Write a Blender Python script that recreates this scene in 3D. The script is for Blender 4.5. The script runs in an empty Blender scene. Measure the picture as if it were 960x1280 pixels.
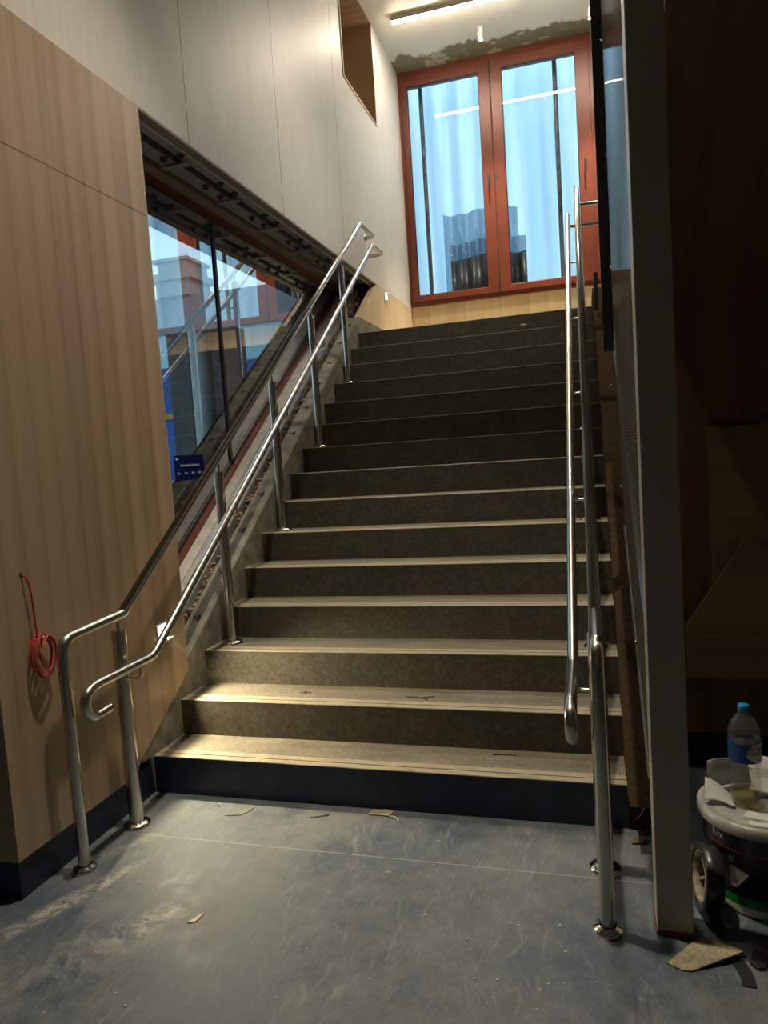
import bpy, math, random
from mathutils import Vector, Matrix
random.seed(7)
scn = bpy.context.scene
COL = scn.collection
H, G, W = .17, .2528, 2.024          # riser height, going, stair width
S = H / G
CAM = (1.93287, -2.68615, 1.45211)

# ------------------------------------------------------------------ mesh helpers
class MB:
    def __init__(s): s.v = []; s.f = []; s.sm = []
    def add(s, v, f, smooth=False):
        b = len(s.v); s.v += [tuple(p) for p in v]
        s.f += [tuple(b + i for i in q) for q in f]; s.sm += [smooth] * len(f); return s
    def box(s, x0, x1, y0, y1, z0, z1):
        v = [(x0,y0,z0),(x1,y0,z0),(x1,y1,z0),(x0,y1,z0),(x0,y0,z1),(x1,y0,z1),(x1,y1,z1),(x0,y1,z1)]
        return s.add(v, [(0,3,2,1),(4,5,6,7),(0,1,5,4),(1,2,6,5),(2,3,7,6),(3,0,4,7)])
    def prism_x(s, poly, x0, x1):           # polygon in (y,z) pushed along x
        n = len(poly); v = [(x0,a,b) for a,b in poly] + [(x1,a,b) for a,b in poly]
        return s.add(v, [tuple(range(n-1,-1,-1)), tuple(range(n,2*n))] + [(i,(i+1)%n,n+(i+1)%n,n+i) for i in range(n)])
    def prism_z(s, poly, z0, z1):
        n = len(poly); v = [(a,b,z0) for a,b in poly] + [(a,b,z1) for a,b in poly]
        return s.add(v, [tuple(range(n-1,-1,-1)), tuple(range(n,2*n))] + [(i,(i+1)%n,n+(i+1)%n,n+i) for i in range(n)])
    def slope(s, x0, x1, c0, c1, y0, y1, k=S):   # bar following the pitch of the stair
        return s.prism_x([(y0,k*y0+c0),(y1,k*y1+c0),(y1,k*y1+c1),(y0,k*y0+c1)], x0, x1)
    def tube(s, pts, r, seg=16, fillet=0.0, cap=True, ns=8):
        P = [Vector(p) for p in pts]
        if fillet:
            Q = [P[0]]
            for i in range(1, len(P)-1):
                a, b, c = P[i-1], P[i], P[i+1]
                f = min(fillet, (a-b).length*.49, (c-b).length*.49)
                p0 = b + (a-b).normalized()*f; p1 = b + (c-b).normalized()*f
                for k in range(ns+1):
                    t = k/ns; Q.append(p0*(1-t)**2 + b*2*t*(1-t) + p1*t*t)
            Q.append(P[-1]); P = Q
        T = []
        for i in range(len(P)):
            d = (P[min(i+1,len(P)-1)] - P[max(i-1,0)]); T.append(d.normalized())
        up = Vector((0,0,1)) if abs(T[0].z) < .9 else Vector((1,0,0))
        n = (up - T[0]*up.dot(T[0])).normalized(); v = []
        for i, p in enumerate(P):
            n = (n - T[i]*n.dot(T[i])).normalized(); b = T[i].cross(n)
            rr = r[i] if isinstance(r, (list,tuple)) else r
            for k in range(seg):
                a = 2*math.pi*k/seg; v.append(p + n*math.cos(a)*rr + b*math.sin(a)*rr)
        f = [(i*seg+k, i*seg+(k+1)%seg, (i+1)*seg+(k+1)%seg, (i+1)*seg+k) for i in range(len(P)-1) for k in range(seg)]
        s.add(v, f, True)
        if cap:
            s.add(v[:seg], [tuple(range(seg-1,-1,-1))]); s.add(v[-seg:], [tuple(range(seg))])
        return s
    def lathe(s, prof, c, seg=32, M=None, closed=False):
        v = []
        for r, z in prof:
            for k in range(seg):
                a = 2*math.pi*k/seg; p = Vector((r*math.cos(a), r*math.sin(a), z))
                if M: p = M @ p
                v.append(p + Vector(c))
        n = len(prof); R = range(n) if closed else range(n-1)
        f = [(i*seg+k, i*seg+(k+1)%seg, ((i+1)%n)*seg+(k+1)%seg, ((i+1)%n)*seg+k) for i in R for k in range(seg)]
        return s.add(v, f, True)
    def disc(s, c, r, seg=24, M=None, up=True):
        v = []
        for k in range(seg):
            a = 2*math.pi*k/seg; p = Vector((r*math.cos(a), r*math.sin(a), 0))
            if M: p = M @ p
            v.append(p + Vector(c))
        return s.add(v, [tuple(range(seg)) if up else tuple(range(seg-1,-1,-1))])
    def sheet(s, fn, nu=8, nv=8, th=.0006):      # thin bent sheet with real thickness
        v = []
        g = [[Vector(fn(i/nu, j/nv)) for j in range(nv+1)] for i in range(nu+1)]
        for sgn in (0, 1):
            for i in range(nu+1):
                for j in range(nv+1):
                    a = g[min(i+1,nu)][j] - g[max(i-1,0)][j]; b = g[i][min(j+1,nv)] - g[i][max(j-1,0)]
                    n = a.cross(b); n = n.normalized() if n.length > 1e-9 else Vector((0,0,1))
                    v.append(g[i][j] + n*th*(sgn-.5))
        N = (nu+1)*(nv+1); f = []
        for i in range(nu):
            for j in range(nv):
                a = i*(nv+1)+j; q = (a, a+nv+1, a+nv+2, a+1)
                f.append(tuple(N+x for x in q)); f.append(q[::-1])
        b = [i*(nv+1) for i in range(nu+1)] + [nu*(nv+1)+j for j in range(1,nv+1)] + [i*(nv+1)+nv for i in range(nu-1,-1,-1)] + [j for j in range(nv-1,0,-1)]
        for i in range(len(b)):
            p, q = b[i], b[(i+1)%len(b)]; f.append((p, q, N+q, N+p))
        return s.add(v, f, True)
    def build(s, name, mat, parent=None, bevel=0, origin=None):
        me = bpy.data.meshes.new(name)
        o = bpy.data.objects.new(name, me); COL.objects.link(o)
        off = Vector((0,0,0))
        if parent:
            p = parent
            while p: off += p.location; p = p.parent
            o.parent = parent
        else:
            if origin is None:
                xs = [p[0] for p in s.v]; ys = [p[1] for p in s.v]; zs = [p[2] for p in s.v]
                origin = ((min(xs)+max(xs))/2, (min(ys)+max(ys))/2, min(zs))
            o.location = origin; off = Vector(origin)
        me.from_pydata([Vector(p)-off for p in s.v], [], s.f)
        me.polygons.foreach_set('use_smooth', s.sm); me.update()
        if mat: me.materials.append(mat)
        if bevel:
            m = o.modifiers.new('bevel', 'BEVEL'); m.width = bevel; m.segments = 2; m.limit_method = 'ANGLE'
        return o
def tag(o, label=None, cat=None, group=None, kind=None):
    if label: o['label'] = label
    if cat: o['category'] = cat
    if group: o['group'] = group
    if kind: o['kind'] = kind
    return o
def struct(o, label=None):
    o['kind'] = 'structure'
    if label: o['label'] = label
    return o
def empty(name, loc, label=None, cat=None, group=None, kind=None):
    o = bpy.data.objects.new(name, None); COL.objects.link(o); o.location = loc; o.empty_display_size = .1
    return tag(o, label, cat, group, kind)
def text_mb(txt, size, depth, fn, align='CENTER', sx=1):
    cu = bpy.data.curves.new('t', 'FONT'); cu.body = txt; cu.size = size; cu.extrude = depth
    cu.align_x = align; cu.resolution_u = 3
    o = bpy.data.objects.new('t', cu); COL.objects.link(o)
    bpy.context.view_layer.update()
    me = bpy.data.meshes.new_from_object(o.evaluated_get(bpy.context.evaluated_depsgraph_get()))
    m = MB(); m.add([fn(v.co.x*sx, v.co.y, v.co.z) for v in me.vertices], [tuple(p.vertices) for p in me.polygons])
    bpy.data.objects.remove(o); bpy.data.curves.remove(cu); bpy.data.meshes.remove(me)
    return m

# ------------------------------------------------------------------ material helpers
class NT:
    def __init__(s, name):
        s.m = bpy.data.materials.new(name); s.m.use_nodes = True; s.t = s.m.node_tree; s.t.nodes.clear()
        s.out = s.t.nodes.new('ShaderNodeOutputMaterial')
    def n(s, typ, ins=None, **kw):
        d = s.t.nodes.new(typ)
        for k, v in kw.items(): setattr(d, k, v)
        for k, v in (ins or {}).items(): s.set(d.inputs[k], v)
        return d
    def set(s, sock, v):
        if isinstance(v, bpy.types.NodeSocket): s.t.links.new(v, sock)
        elif isinstance(v, (tuple, list)) and len(v) == 3 and sock.type == 'RGBA': sock.default_value = (*v, 1)
        else: sock.default_value = v
    def math(s, op, a, b=0.0, c=None):
        d = s.n('ShaderNodeMath', operation=op); s.set(d.inputs[0], a); s.set(d.inputs[1], b)
        if c is not None: s.set(d.inputs[2], c)
        return d.outputs[0]
    def pos(s):
        g = s.n('ShaderNodeNewGeometry'); x = s.n('ShaderNodeSeparateXYZ', {0: g.outputs['Position']})
        return g.outputs['Position'], x.outputs
    def obj(s):
        g = s.n('ShaderNodeTexCoord'); x = s.n('ShaderNodeSeparateXYZ', {0: g.outputs['Object']})
        return g.outputs['Object'], x.outputs
    def vec(s, x, y, z): return s.n('ShaderNodeCombineXYZ', {0: x, 1: y, 2: z}).outputs[0]
    def scale(s, v, k):
        d = s.n('ShaderNodeVectorMath', operation='MULTIPLY'); s.set(d.inputs[0], v); d.inputs[1].default_value = k; return d.outputs[0]
    def noise(s, v, scale, detail=4, rough=.55):
        return s.n('ShaderNodeTexNoise', {'Vector': v, 'Scale': scale, 'Detail': detail, 'Roughness': rough}).outputs[0]
    def ramp(s, f, stops):
        d = s.n('ShaderNodeValToRGB', {0: f}); e = d.color_ramp.elements
        while len(e) < len(stops): e.new(.5)
        for el, (p, c) in zip(e, stops):
            el.position = p; el.color = (*c, 1) if isinstance(c, (tuple, list)) else (c, c, c, 1)
        return d.outputs[0]
    def mix(s, f, a, b, mode='MIX'):
        d = s.n('ShaderNodeMix', data_type='RGBA', blend_type=mode); s.set(d.inputs[0], f); s.set(d.inputs[6], a); s.set(d.inputs[7], b)
        return d.outputs[2]
    def bump(s, h, dist=.001, st=.5): return s.n('ShaderNodeBump', {'Height': h, 'Distance': dist, 'Strength': st}).outputs[0]
    def bsdf(s, color, rough=.5, metal=0, normal=None, **kw):
        d = s.n('ShaderNodeBsdfPrincipled', {'Base Color': color, 'Roughness': rough, 'Metallic': metal})
        for k, v in kw.items(): s.set(d.inputs[k.replace('_', ' ')], v)
        if normal: s.set(d.inputs['Normal'], normal)
        s.t.links.new(d.outputs[0], s.out.inputs[0]); return d
def plain(name, color, rough=.5, metal=0, var=.12, sc=30, **kw):
    t = NT(name); p, _ = t.obj(); f = t.noise(p, sc, 3)
    c = t.mix(t.ramp(f, [(.3, 0.), (.7, 1.)]), tuple(x*(1-var) for x in color), tuple(min(1, x*(1+var)) for x in color))
    t.bsdf(c, rough, metal, **kw); return t.m
def wood(name, axis, width, cols, ofs=0, local=False, gloss=.42, contrast=1.):
    t = NT(name); p, x = (t.obj() if local else t.pos())
    u = t.math('DIVIDE', t.math('ADD', x[axis], ofs), width)
    other = [i for i in range(3) if i != axis]
    idx = t.math('FLOOR', u); fr = t.math('FRACT', u)
    sc = [0, 0, 0]; sc[axis] = 140; long_ = 2 if axis != 2 else 0
    sc[long_] = 2.2; sc[[i for i in range(3) if i not in (axis, long_)][0]] = 2
    grain = t.noise(t.scale(p, sc), 1, 3)
    wv = t.noise(t.scale(p, [q*.14 for q in sc]), 1, 2)
    rnd = t.n('ShaderNodeTexWhiteNoise', {'W': idx}, noise_dimensions='1D').outputs[0]
    saw = t.ramp(fr, [(0, .25), (.14, .8), (.55, .75), (.9, .45), (1, .25)])
    f = t.math('ADD', t.math('MULTIPLY', grain, .42*contrast), t.math('MULTIPLY', saw, .30*contrast))
    f = t.math('ADD', f, t.math('MULTIPLY', rnd, .26*contrast)); f = t.math('ADD', f, t.math('MULTIPLY', wv, .25))
    c = t.ramp(f, [(.32, cols[0]), (.6, cols[1]), (.9, cols[2])])
    t.bsdf(c, gloss, 0, t.bump(grain, .0006, .3)); return t.m
M = {}
oak = ((.235,.155,.09), (.36,.255,.155), (.47,.345,.22))
M['wood_side'] = wood('wood_veneer_left', 1, .105, oak)
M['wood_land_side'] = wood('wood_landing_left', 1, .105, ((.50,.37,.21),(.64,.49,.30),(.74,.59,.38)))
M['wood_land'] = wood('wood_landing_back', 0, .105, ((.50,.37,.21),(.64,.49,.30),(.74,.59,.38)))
M['wood_face'] = wood('wood_veneer_front', 0, .105, oak)
M['wood_local'] = wood('wood_board', 2, .11, ((.15,.08,.034),(.20,.112,.05),(.25,.145,.068)), local=True)
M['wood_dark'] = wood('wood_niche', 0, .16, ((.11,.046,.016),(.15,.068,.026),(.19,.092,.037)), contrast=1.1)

t = NT('white_ply'); p, x = t.pos()
g1 = t.noise(t.scale(p, (1, 42, 5)), 1, 4, .65); g2 = t.noise(t.scale(p, (1, 7, 1.2)), 1, 3); g3 = t.noise(t.scale(p, (1, 160, 14)), 1, 2)
f = t.math('ADD', t.math('MULTIPLY', g1, .5), t.math('ADD', t.math('MULTIPLY', g2, .3), t.math('MULTIPLY', g3, .25)))
c = t.ramp(f, [(.36, (.57,.54,.48)), (.55, (.64,.61,.55)), (.75, (.69,.665,.61))])
for k in (.787, 2.005, 3.31):
    d = t.math('ABSOLUTE', t.math('SUBTRACT', x[1], k)); c = t.mix(t.math('LESS_THAN', d, .0035), c, (.10,.085,.06))
t.bsdf(c, .5, 0, t.bump(g3, .0005, .3)); M['white'] = t.m

t = NT('stair_vinyl'); p, x = t.pos()
a = t.noise(p, 45, 6, .7); b = t.noise(p, 9, 4); v = t.n('ShaderNodeTexVoronoi', {'Vector': p, 'Scale': 160}).outputs[0]
f = t.math('ADD', t.math('MULTIPLY', a, .65), t.math('ADD', t.math('MULTIPLY', b, .25), t.math('MULTIPLY', v, .18)))
c = t.ramp(f, [(.36, (.030,.026,.016)), (.52, (.055,.048,.031)), (.68, (.10,.088,.058))])
t.bsdf(c, .62); M['stair'] = t.m
t = NT('stair_vinyl_dusty'); p, x = t.pos()
a = t.noise(p, 55, 6, .7); b = t.noise(t.scale(p, (1.2, 5, 1)), 2.2, 5, .65)
f = t.math('ADD', t.math('MULTIPLY', a, .5), t.math('MULTIPLY', b, .5))
c = t.ramp(f, [(.36, (.11,.096,.066)), (.52, (.18,.158,.112)), (.66, (.27,.245,.18))])
t.bsdf(c, .7); M['tread'] = t.m
t = NT('nosing_strip'); p, x = t.pos()
b = t.noise(t.scale(p, (4, 20, 1)), 3, 5, .7)
c = t.ramp(b, [(.36, (.24,.21,.14)), (.5, (.32,.28,.195)), (.62, (.40,.33,.20))])
t.bsdf(c, .6); M['nosing'] = t.m

t = NT('blue_lino'); p, x = t.pos()
base = t.ramp(t.noise(p, 90, 5, .7), [(.35, (.030,.052,.080)), (.65, (.062,.095,.13))])
d1 = t.noise(p, 1.7, 6, .62); d2 = t.noise(p, 11, 10, .8)
dm = t.math('ADD', t.math('MULTIPLY', d1, .5), t.math('MULTIPLY', d2, .5))
dust = t.ramp(dm, [(.40, .0), (.50, .42), (.60, .85)])
c = t.mix(dust, base, (.19,.20,.19))
warp = t.n('ShaderNodeTexNoise', {'Vector': p, 'Scale': 3., 'Detail': 3}).outputs[1]
wp = t.n('ShaderNodeVectorMath', {0: p, 1: t.scale(warp, (.22,.22,.22))}, operation='ADD').outputs[0]
def scratches(scale, ang, thr, str_):
    mp = t.n('ShaderNodeMapping', {'Vector': wp, 'Rotation': (0,0,ang), 'Scale': (scale*9, scale, 1)})
    nn = t.noise(mp.outputs[0], 1.0, 5, .7); return t.ramp(nn, [(thr, 0.), (thr+.05, str_)])
for sc_, an, th, st in ((3.5,.5,.60,.25),(5,-.9,.60,.25),(8,1.5,.61,.25),(2.5,.2,.62,.3),(11,2.2,.61,.22),(9,.9,.61,.22)):
    c = t.mix(scratches(sc_, an, th, st), c, (.32,.31,.27))
sp = t.noise(p, 55, 2); c = t.mix(t.ramp(sp, [(.73, 0.), (.76, .7)]), c, (.42,.39,.32))
# pale scuffed plaster smear running from the left post towards the camera
def blob(cx, cy, ang, lx, ly, k):
    dx = t.math('SUBTRACT', x[0], cx); dy = t.math('SUBTRACT', x[1], cy); ca, sa = math.cos(ang), math.sin(ang)
    u = t.math('DIVIDE', t.math('ADD', t.math('MULTIPLY', dx, ca), t.math('MULTIPLY', dy, sa)), lx)
    v = t.math('DIVIDE', t.math('SUBTRACT', t.math('MULTIPLY', dy, ca), t.math('MULTIPLY', dx, sa)), ly)
    r = t.math('ADD', t.math('MULTIPLY', u, u), t.math('MULTIPLY', v, v))
    m = t.ramp(r, [(0, k), (1, 0.)])
    return t.math('MULTIPLY', m, t.ramp(t.noise(wp, 16, 7, .8), [(.44, 0.), (.56, 1.)]))
for a_ in ((.16,-.78,1.15,.36,.05,.75),(.52,-.80,.9,.20,.07,.5),(.35,-1.05,.8,.45,.14,.25),(.13,-.45,1.0,.2,.04,.4)):
    c = t.mix(blob(*a_), c, (.50,.47,.38))
for k, w_ in ((-.335, .0022), (-1.9, .002)):
    d = t.math('ABSOLUTE', t.math('SUBTRACT', x[1], k)); c = t.mix(t.math('MULTIPLY', t.math('LESS_THAN', d, w_), .6), c, (.40,.38,.32))
rg = t.ramp(dm, [(.4, .48), (.6, .75)])
t.bsdf(c, rg, 0, t.bump(d2, .0008, .25)); M['lino'] = t.m
M['lino_wall'] = plain('navy_lino_upstand', (.010,.022,.045), .45, var=.3, sc=12)

t = NT('brushed_steel'); p, x = t.obj()
nz = t.noise(t.scale(p, (60, 60, 60)), 1, 3)
t.bsdf((.52,.50,.45), .27, 1.0); M['steel'] = t.m
M['chrome'] = plain('polished_steel', (.68,.64,.56), .16, 1, var=.1)
M['galv'] = plain('galvanised_plate', (.27,.27,.25), .5, .55, var=.25, sc=14)
M['ledge'] = plain('tan_reveal', (.22,.18,.135), .6, var=.25, sc=9)
M['dark_ext'] = plain('outer_wall', (.02,.022,.022), 1.0, Specular_IOR_Level=0.0)
M['dark'] = plain('dark_void', (.012,.011,.010), .8)
M['black_rubber'] = plain('black_rubber', (.018,.018,.018), .45)
M['red'] = plain('red_stained_frame', (.14,.030,.013), .38, var=.12, sc=5)
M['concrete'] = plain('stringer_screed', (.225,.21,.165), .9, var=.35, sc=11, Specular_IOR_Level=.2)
M['flash'] = plain('grey_flashing', (.36,.35,.32), .55, .2, var=.25, sc=8)
M['whitestrip'] = plain('dusty_white_strip', (.50,.46,.42), .6, var=.2, sc=12)
M['rubble'] = plain('rubble', (.34,.22,.14), .9, var=.6, sc=40)
M['lamp_body'] = plain('white_powdercoat', (.75,.74,.70), .4)
M['column'] = plain('grey_column_paint', (.42,.39,.32), .42, var=.05, sc=3)
M['frame_dark'] = plain('charcoal_steel', (.055,.055,.05), .4, .3)
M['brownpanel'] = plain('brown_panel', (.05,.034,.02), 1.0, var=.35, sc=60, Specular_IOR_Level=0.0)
M['back_white'] = plain('painted_plaster', (.55,.53,.48), .6, var=.03)

t = NT('ceiling_paint'); p, x = t.pos()
e = t.math('ADD', x[1], t.math('MULTIPLY', t.math('SUBTRACT', t.noise(t.scale(p, (3, 1.2, 1)), 2, 4, .6), .5), .5))
m = t.ramp(e, [(5.36/6, 0.), (5.39/6, 1.)])
e2 = t.math('DIVIDE', e, 6.0); m = t.ramp(e2, [(.896, 0.), (.901, 1.)])
patch = t.ramp(t.noise(t.scale(p, (1.6, 2.4, 1)), 1.9, 3), [(.56, 0.), (.58, .8)])
cc = t.ramp(t.noise(p, 14, 5, .7), [(.3, (.17,.165,.10)), (.7, (.27,.26,.17))])
cc = t.mix(patch, cc, (.55,.53,.44))
c = t.mix(m, t.ramp(t.noise(p, 2, 2), [(.3, (.78,.75,.66)), (.7, (.82,.79,.70))]), cc)
t.bsdf(c, .7); M['ceiling'] = t.m

t = NT('perforated_steel'); p, x = t.pos()
pitch = .016
u = t.math('DIVIDE', x[1], pitch); v = t.math('DIVIDE', x[2], pitch*.866)
row = t.math('FLOOR', v); u2 = t.math('ADD', u, t.math('MULTIPLY', t.math('MODULO', row, 2.0), .5))
du = t.math('SUBTRACT', t.math('FRACT', u2), .5); dv = t.math('SUBTRACT', t.math('FRACT', v), .5)
r2 = t.math('ADD', t.math('MULTIPLY', du, du), t.math('MULTIPLY', t.math('MULTIPLY', dv, dv), .75))
hole = t.math('LESS_THAN', r2, .33**2)
b = t.n('ShaderNodeBsdfDiffuse', {'Color': (.085,.076,.058,1)})
tr = t.n('ShaderNodeBsdfTransparent'); mx = t.n('ShaderNodeMixShader', {0: hole, 1: b.outputs[0], 2: tr.outputs[0]})
t.t.links.new(mx.outputs[0], t.out.inputs[0]); M['mesh'] = t.m

def glass(name, ior=1.5, tint=(.9,.95,.95), rough=0.0, gain=1.0, dirt=0.0):
    t = NT(name); fr = t.n('ShaderNodeFresnel', {'IOR': ior}).outputs[0]
    fr = t.math('MULTIPLY', fr, t.math('SUBTRACT', 1.0, t.n('ShaderNodeNewGeometry').outputs['Backfacing']))
    tr = t.n('ShaderNodeBsdfTransparent', {0: tint}); gl = t.n('ShaderNodeBsdfGlossy', {'Roughness': rough, 'Color': (1,1,1,1)})
    sh = t.n('ShaderNodeMixShader', {0: t.math('MINIMUM', t.math('MULTIPLY', fr, gain), 1.0), 1: tr.outputs[0], 2: gl.outputs[0]}).outputs[0]
    if dirt:
        p, _ = t.pos(); q = t.math('MULTIPLY', t.ramp(t.noise(t.scale(p, (1, 2.5, 1)), 3.5, 7, .75), [(.46, 0.), (.72, 1.)]), dirt)
        df = t.n('ShaderNodeBsdfDiffuse', {0: (.6,.58,.52,1)})
        sh = t.n('ShaderNodeMixShader', {0: q, 1: sh, 2: df.outputs[0]}).outputs[0]
    t.t.links.new(sh, t.out.inputs[0]); return t.m
M['glass_side'] = glass('window_glass_side', 1.52, (.60,.64,.63), 0, 3.4, .12)
M['glass'] = glass('window_glass_landing', 1.5, (.92,.96,.97), 0, 1.1)
def emit(name, col, s):
    t = NT(name); e = t.n('ShaderNodeEmission', {0: col, 1: s}); t.t.links.new(e.outputs[0], t.out.inputs[0]); return t.m
M['tube'] = emit('led_diffuser', (1,.87,.69), 170)
M['spotface'] = emit('spot_face', (1,.90,.75), 60)
M['stepface'] = emit('step_light_face', (1,.93,.78), 14)
M['stepface2'] = emit('landing_light_face', (1,.93,.78), 5)

t = NT('scrim'); p, x = t.pos()
f = t.noise(t.scale(p, (5.5, .4, .25)), 1, 2); f2 = t.noise(p, 2.2, 4)
c = t.mix(t.ramp(f, [(.35, 0.), (.65, 1.)]), (.62,.74,.78), (.84,.90,.86)); c = t.mix(t.ramp(f2, [(.35, .25), (.6, 0.)]), c, (.60,.72,.80))
df = t.n('ShaderNodeBsdfDiffuse', {0: c}); tl = t.n('ShaderNodeBsdfTranslucent', {0: c})
mx = t.n('ShaderNodeMixShader', {0: .8, 1: df.outputs[0], 2: tl.outputs[0]}); t.t.links.new(mx.outputs[0], t.out.inputs[0]); M['scrim'] = t.m
t = NT('clear_corrugated'); df = t.n('ShaderNodeBsdfTranslucent', {0: (.42,.47,.50,1)}); tr = t.n('ShaderNodeBsdfTransparent', {0: (.70,.75,.80,1)}); gl = t.n('ShaderNodeBsdfGlossy', {'Roughness': .1})
m1 = t.n('ShaderNodeMixShader', {0: .72, 1: df.outputs[0], 2: tr.outputs[0]}); m2 = t.n('ShaderNodeMixShader', {0: .08, 1: m1.outputs[0], 2: gl.outputs[0]})
t.t.links.new(m2.outputs[0], t.out.inputs[0]); M['corr'] = t.m
M['drape'] = plain('dark_sheet', (.022,.022,.024), .4, var=.4, sc=8)

# ------------------------------------------------------------------ room shell
CE = 5.8
ceiling = struct(MB().box(-3.5, 4.3, -5, 5.95, CE, CE+.15).build('ceiling', M['ceiling']))
floor = struct(MB().box(-3.4, 4.3, -5, 3.6, -.1, 0).build('floor', M['lino']))
# left wall, white boards above the timber
m = MB(); m.box(-.05, 0, -.804, 3.602, 3.13, CE); m.box(-.05, 0, 3.602, 4.648, 3.13, 4.80); m.box(-.05, 0, 4.648, 5.75, 3.13, CE)
wall_left = struct(m.build('wall_left', M['white']))
m = MB(); m.box(-.5, -.05, -.804, 3.6, 3.165, CE); m.box(-.5, -.05, 3.6, 4.65, 3.165, 4.78); m.box(-.5, -.05, 4.65, 5.95, 3.165, CE); m.box(-.5, -.45, 3.6, 4.65, 4.78, CE)
m.box(-3.4, -.5, -.804, .30, 3.13, CE)
m.build('wall_core', M['dark'], wall_left)
# high timber lined niche in the white wall
m = MB(); m.box(-.45, .004, 3.602, 3.612, 4.80, CE-.002); m.box(-.45, .004, 4.636, 4.648, 4.80, CE-.002); m.box(-.45, .004, 3.612, 4.636, 4.80, 4.812); m.box(-.45, -.435, 3.612, 4.636, 4.812, CE-.002); m.box(-.435,0,3.612,4.636,CE-.012,CE-.002)
nl = struct(m.build('trim_1', M['wood_side']))
m = MB(); m.box(-.004, .010, 3.590, 3.604, 4.788, CE-.002); m.box(-.004, .010, 3.604, 4.650, 4.788, 4.800)
m.build('edge_trim', plain('pale_edge', (.62,.55,.45), .5), nl)
# lower timber cladding
tb = [(-.804,.139),(-.125,.139),(-.118,.17),(.337,.457),(.337,3.128),(-.804,3.128)]
clad = struct(MB().prism_x(tb, -.6, .004).build('trim_2', M['wood_side'], bevel=.0015))
MB().box(-3.4, -.6, -.804, -.6, .139, 3.128).build('return_panel', M['wood_face'], clad)
MB().box(0.003, .0048, -.804, .337, 2.6305, 2.6335).build('joint', M['ledge'], clad)
base = struct(MB().box(-3.4, -.006, -.796, 0.02, 0, .139).build('baseboard_left', M['lino_wall']))
m = MB(); m.prism_x([(3.60,2.706),(5.75,2.706),(5.75,3.13),(4.23,3.13)], -.05, -.002)
struct(m.build('trim_3', M['wood_land_side']))
# far wall below and beside the window, other walls
far = MB(); far.box(-.5, 4.3, 5.75, 5.95, -.1, 3.16); far.box(3.24, 4.3, 5.75, 5.95, 3.16, CE); far.box(-.5, -.001, 5.75, 5.95, 3.16, CE)
struct(far.build('wall_back', M['wood_land']))
struct(MB().box(4.2, 4.3, -5, 5.75, 0, CE).build('wall_right', M['back_white']))
struct(MB().box(-3.4, 4.3, -5.1, -5, 0, CE).build('wall_front', M['back_white']))
struct(MB().box(-3.5, -3.4, -5, .3, 0, CE).build('wall_side', M['back_white']))
landing = struct(MB().box(-.1, 4.2, 3.56, 5.75, 2.35, 2.55).build('floor_landing', M['nosing']))

# ------------------------------------------------------------------ staircase
st = empty('staircase', (1.012, 0, 0), 'straight flight of fifteen grey-brown speckled steps rising to the landing', 'staircase')
for k in range(1, 16):
    y = (k-1)*G; z = k*H
    rm = MB().box(-.01 if k == 1 else 0, W, y+.0005, y+.02, z-H, z-.003)
    r = rm.build('riser', M['lino_wall'] if k == 1 else M['stair'], st)
    if k == 1: r['label'] = 'navy blue bottom riser'
    tr_ = MB().box(.0, W, y+.078, y+G+.02 if k < 15 else 3.56, z-.02, z).build('tread', M['tread'], st)
    nm = MB(); nm.prism_x([(y-.0005,z-.003),(y+.036,z-.003),(y+.036,z+.0005),(y+.0005,z+.0005)], .0, W)
    nm.box(.0, W, y+.042, y+.078, z-.003, z+.0005)
    nm.build('nosing', M['nosing'], tr_)
    MB().box(.0, W, y+.036, y+.042, z-.010, z+.0002).build('groove', M['dark'], tr_)
for nm_, x0, x1 in (('l', -.113, 0), ('r', W, W+.113)):
    m = MB(); m.prism_x([(-.17,.171),(3.60,S*3.60+.285),(3.60,2.2),(.45,.0),(.0,0),(-.02,.171)], x0, x1)
    m.box(x0, x1, 3.60, 5.745, 2.35, 2.706)
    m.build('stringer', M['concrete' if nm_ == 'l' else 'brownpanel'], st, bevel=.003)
# riser return under the right stringer
MB().box(W, W+.15, .004, .02, 0, .16).build('riser', M['lino_wall'], st)
# solid brown apron outside the right stringer, under the mesh screen

# ------------------------------------------------------------------ left recess and side window (window_1)
win1 = empty('window_1', (-.38, .34, .5)); struct(win1, 'sloping side window beside the stairs with red frame and dark gasket')
def gl_poly(y0, y1, c=.315, top=3.075):
    ye = (top-c)/S
    if y1 >= ye: return [(y0, S*y0+c), (ye, top), (y0, top)]
    return [(y0, S*y0+c), (y1, S*y1+c), (y1, top), (y0, top)]
for a_, b_ in ((.2, 1.664), (1.692, 9)):
    MB().prism_x(gl_poly(a_, b_), -.392, -.384).build('pane', M['glass_side'], win1)
MB().box(-.396, -.374, 1.664, 1.692, S*1.68+.30, 3.08).build('gasket', M['black_rubber'], win1)
m = MB(); m.slope(-.405, -.346, .275, .322, .2, 4.18); m.build('sill_frame', M['red'], win1)
m = MB(); m.slope(-.384, -.374, .322, .350, .2, 4.1); m.build('gasket', M['black_rubber'], win1)
MB().box(-.42, -.378, .2, 4.22, 3.062, 3.115).build('head_frame', M['red'], win1)
MB().box(-.40, -.372, .2, 4.2, 3.040, 3.062).build('gasket', M['black_rubber'], win1)
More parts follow.
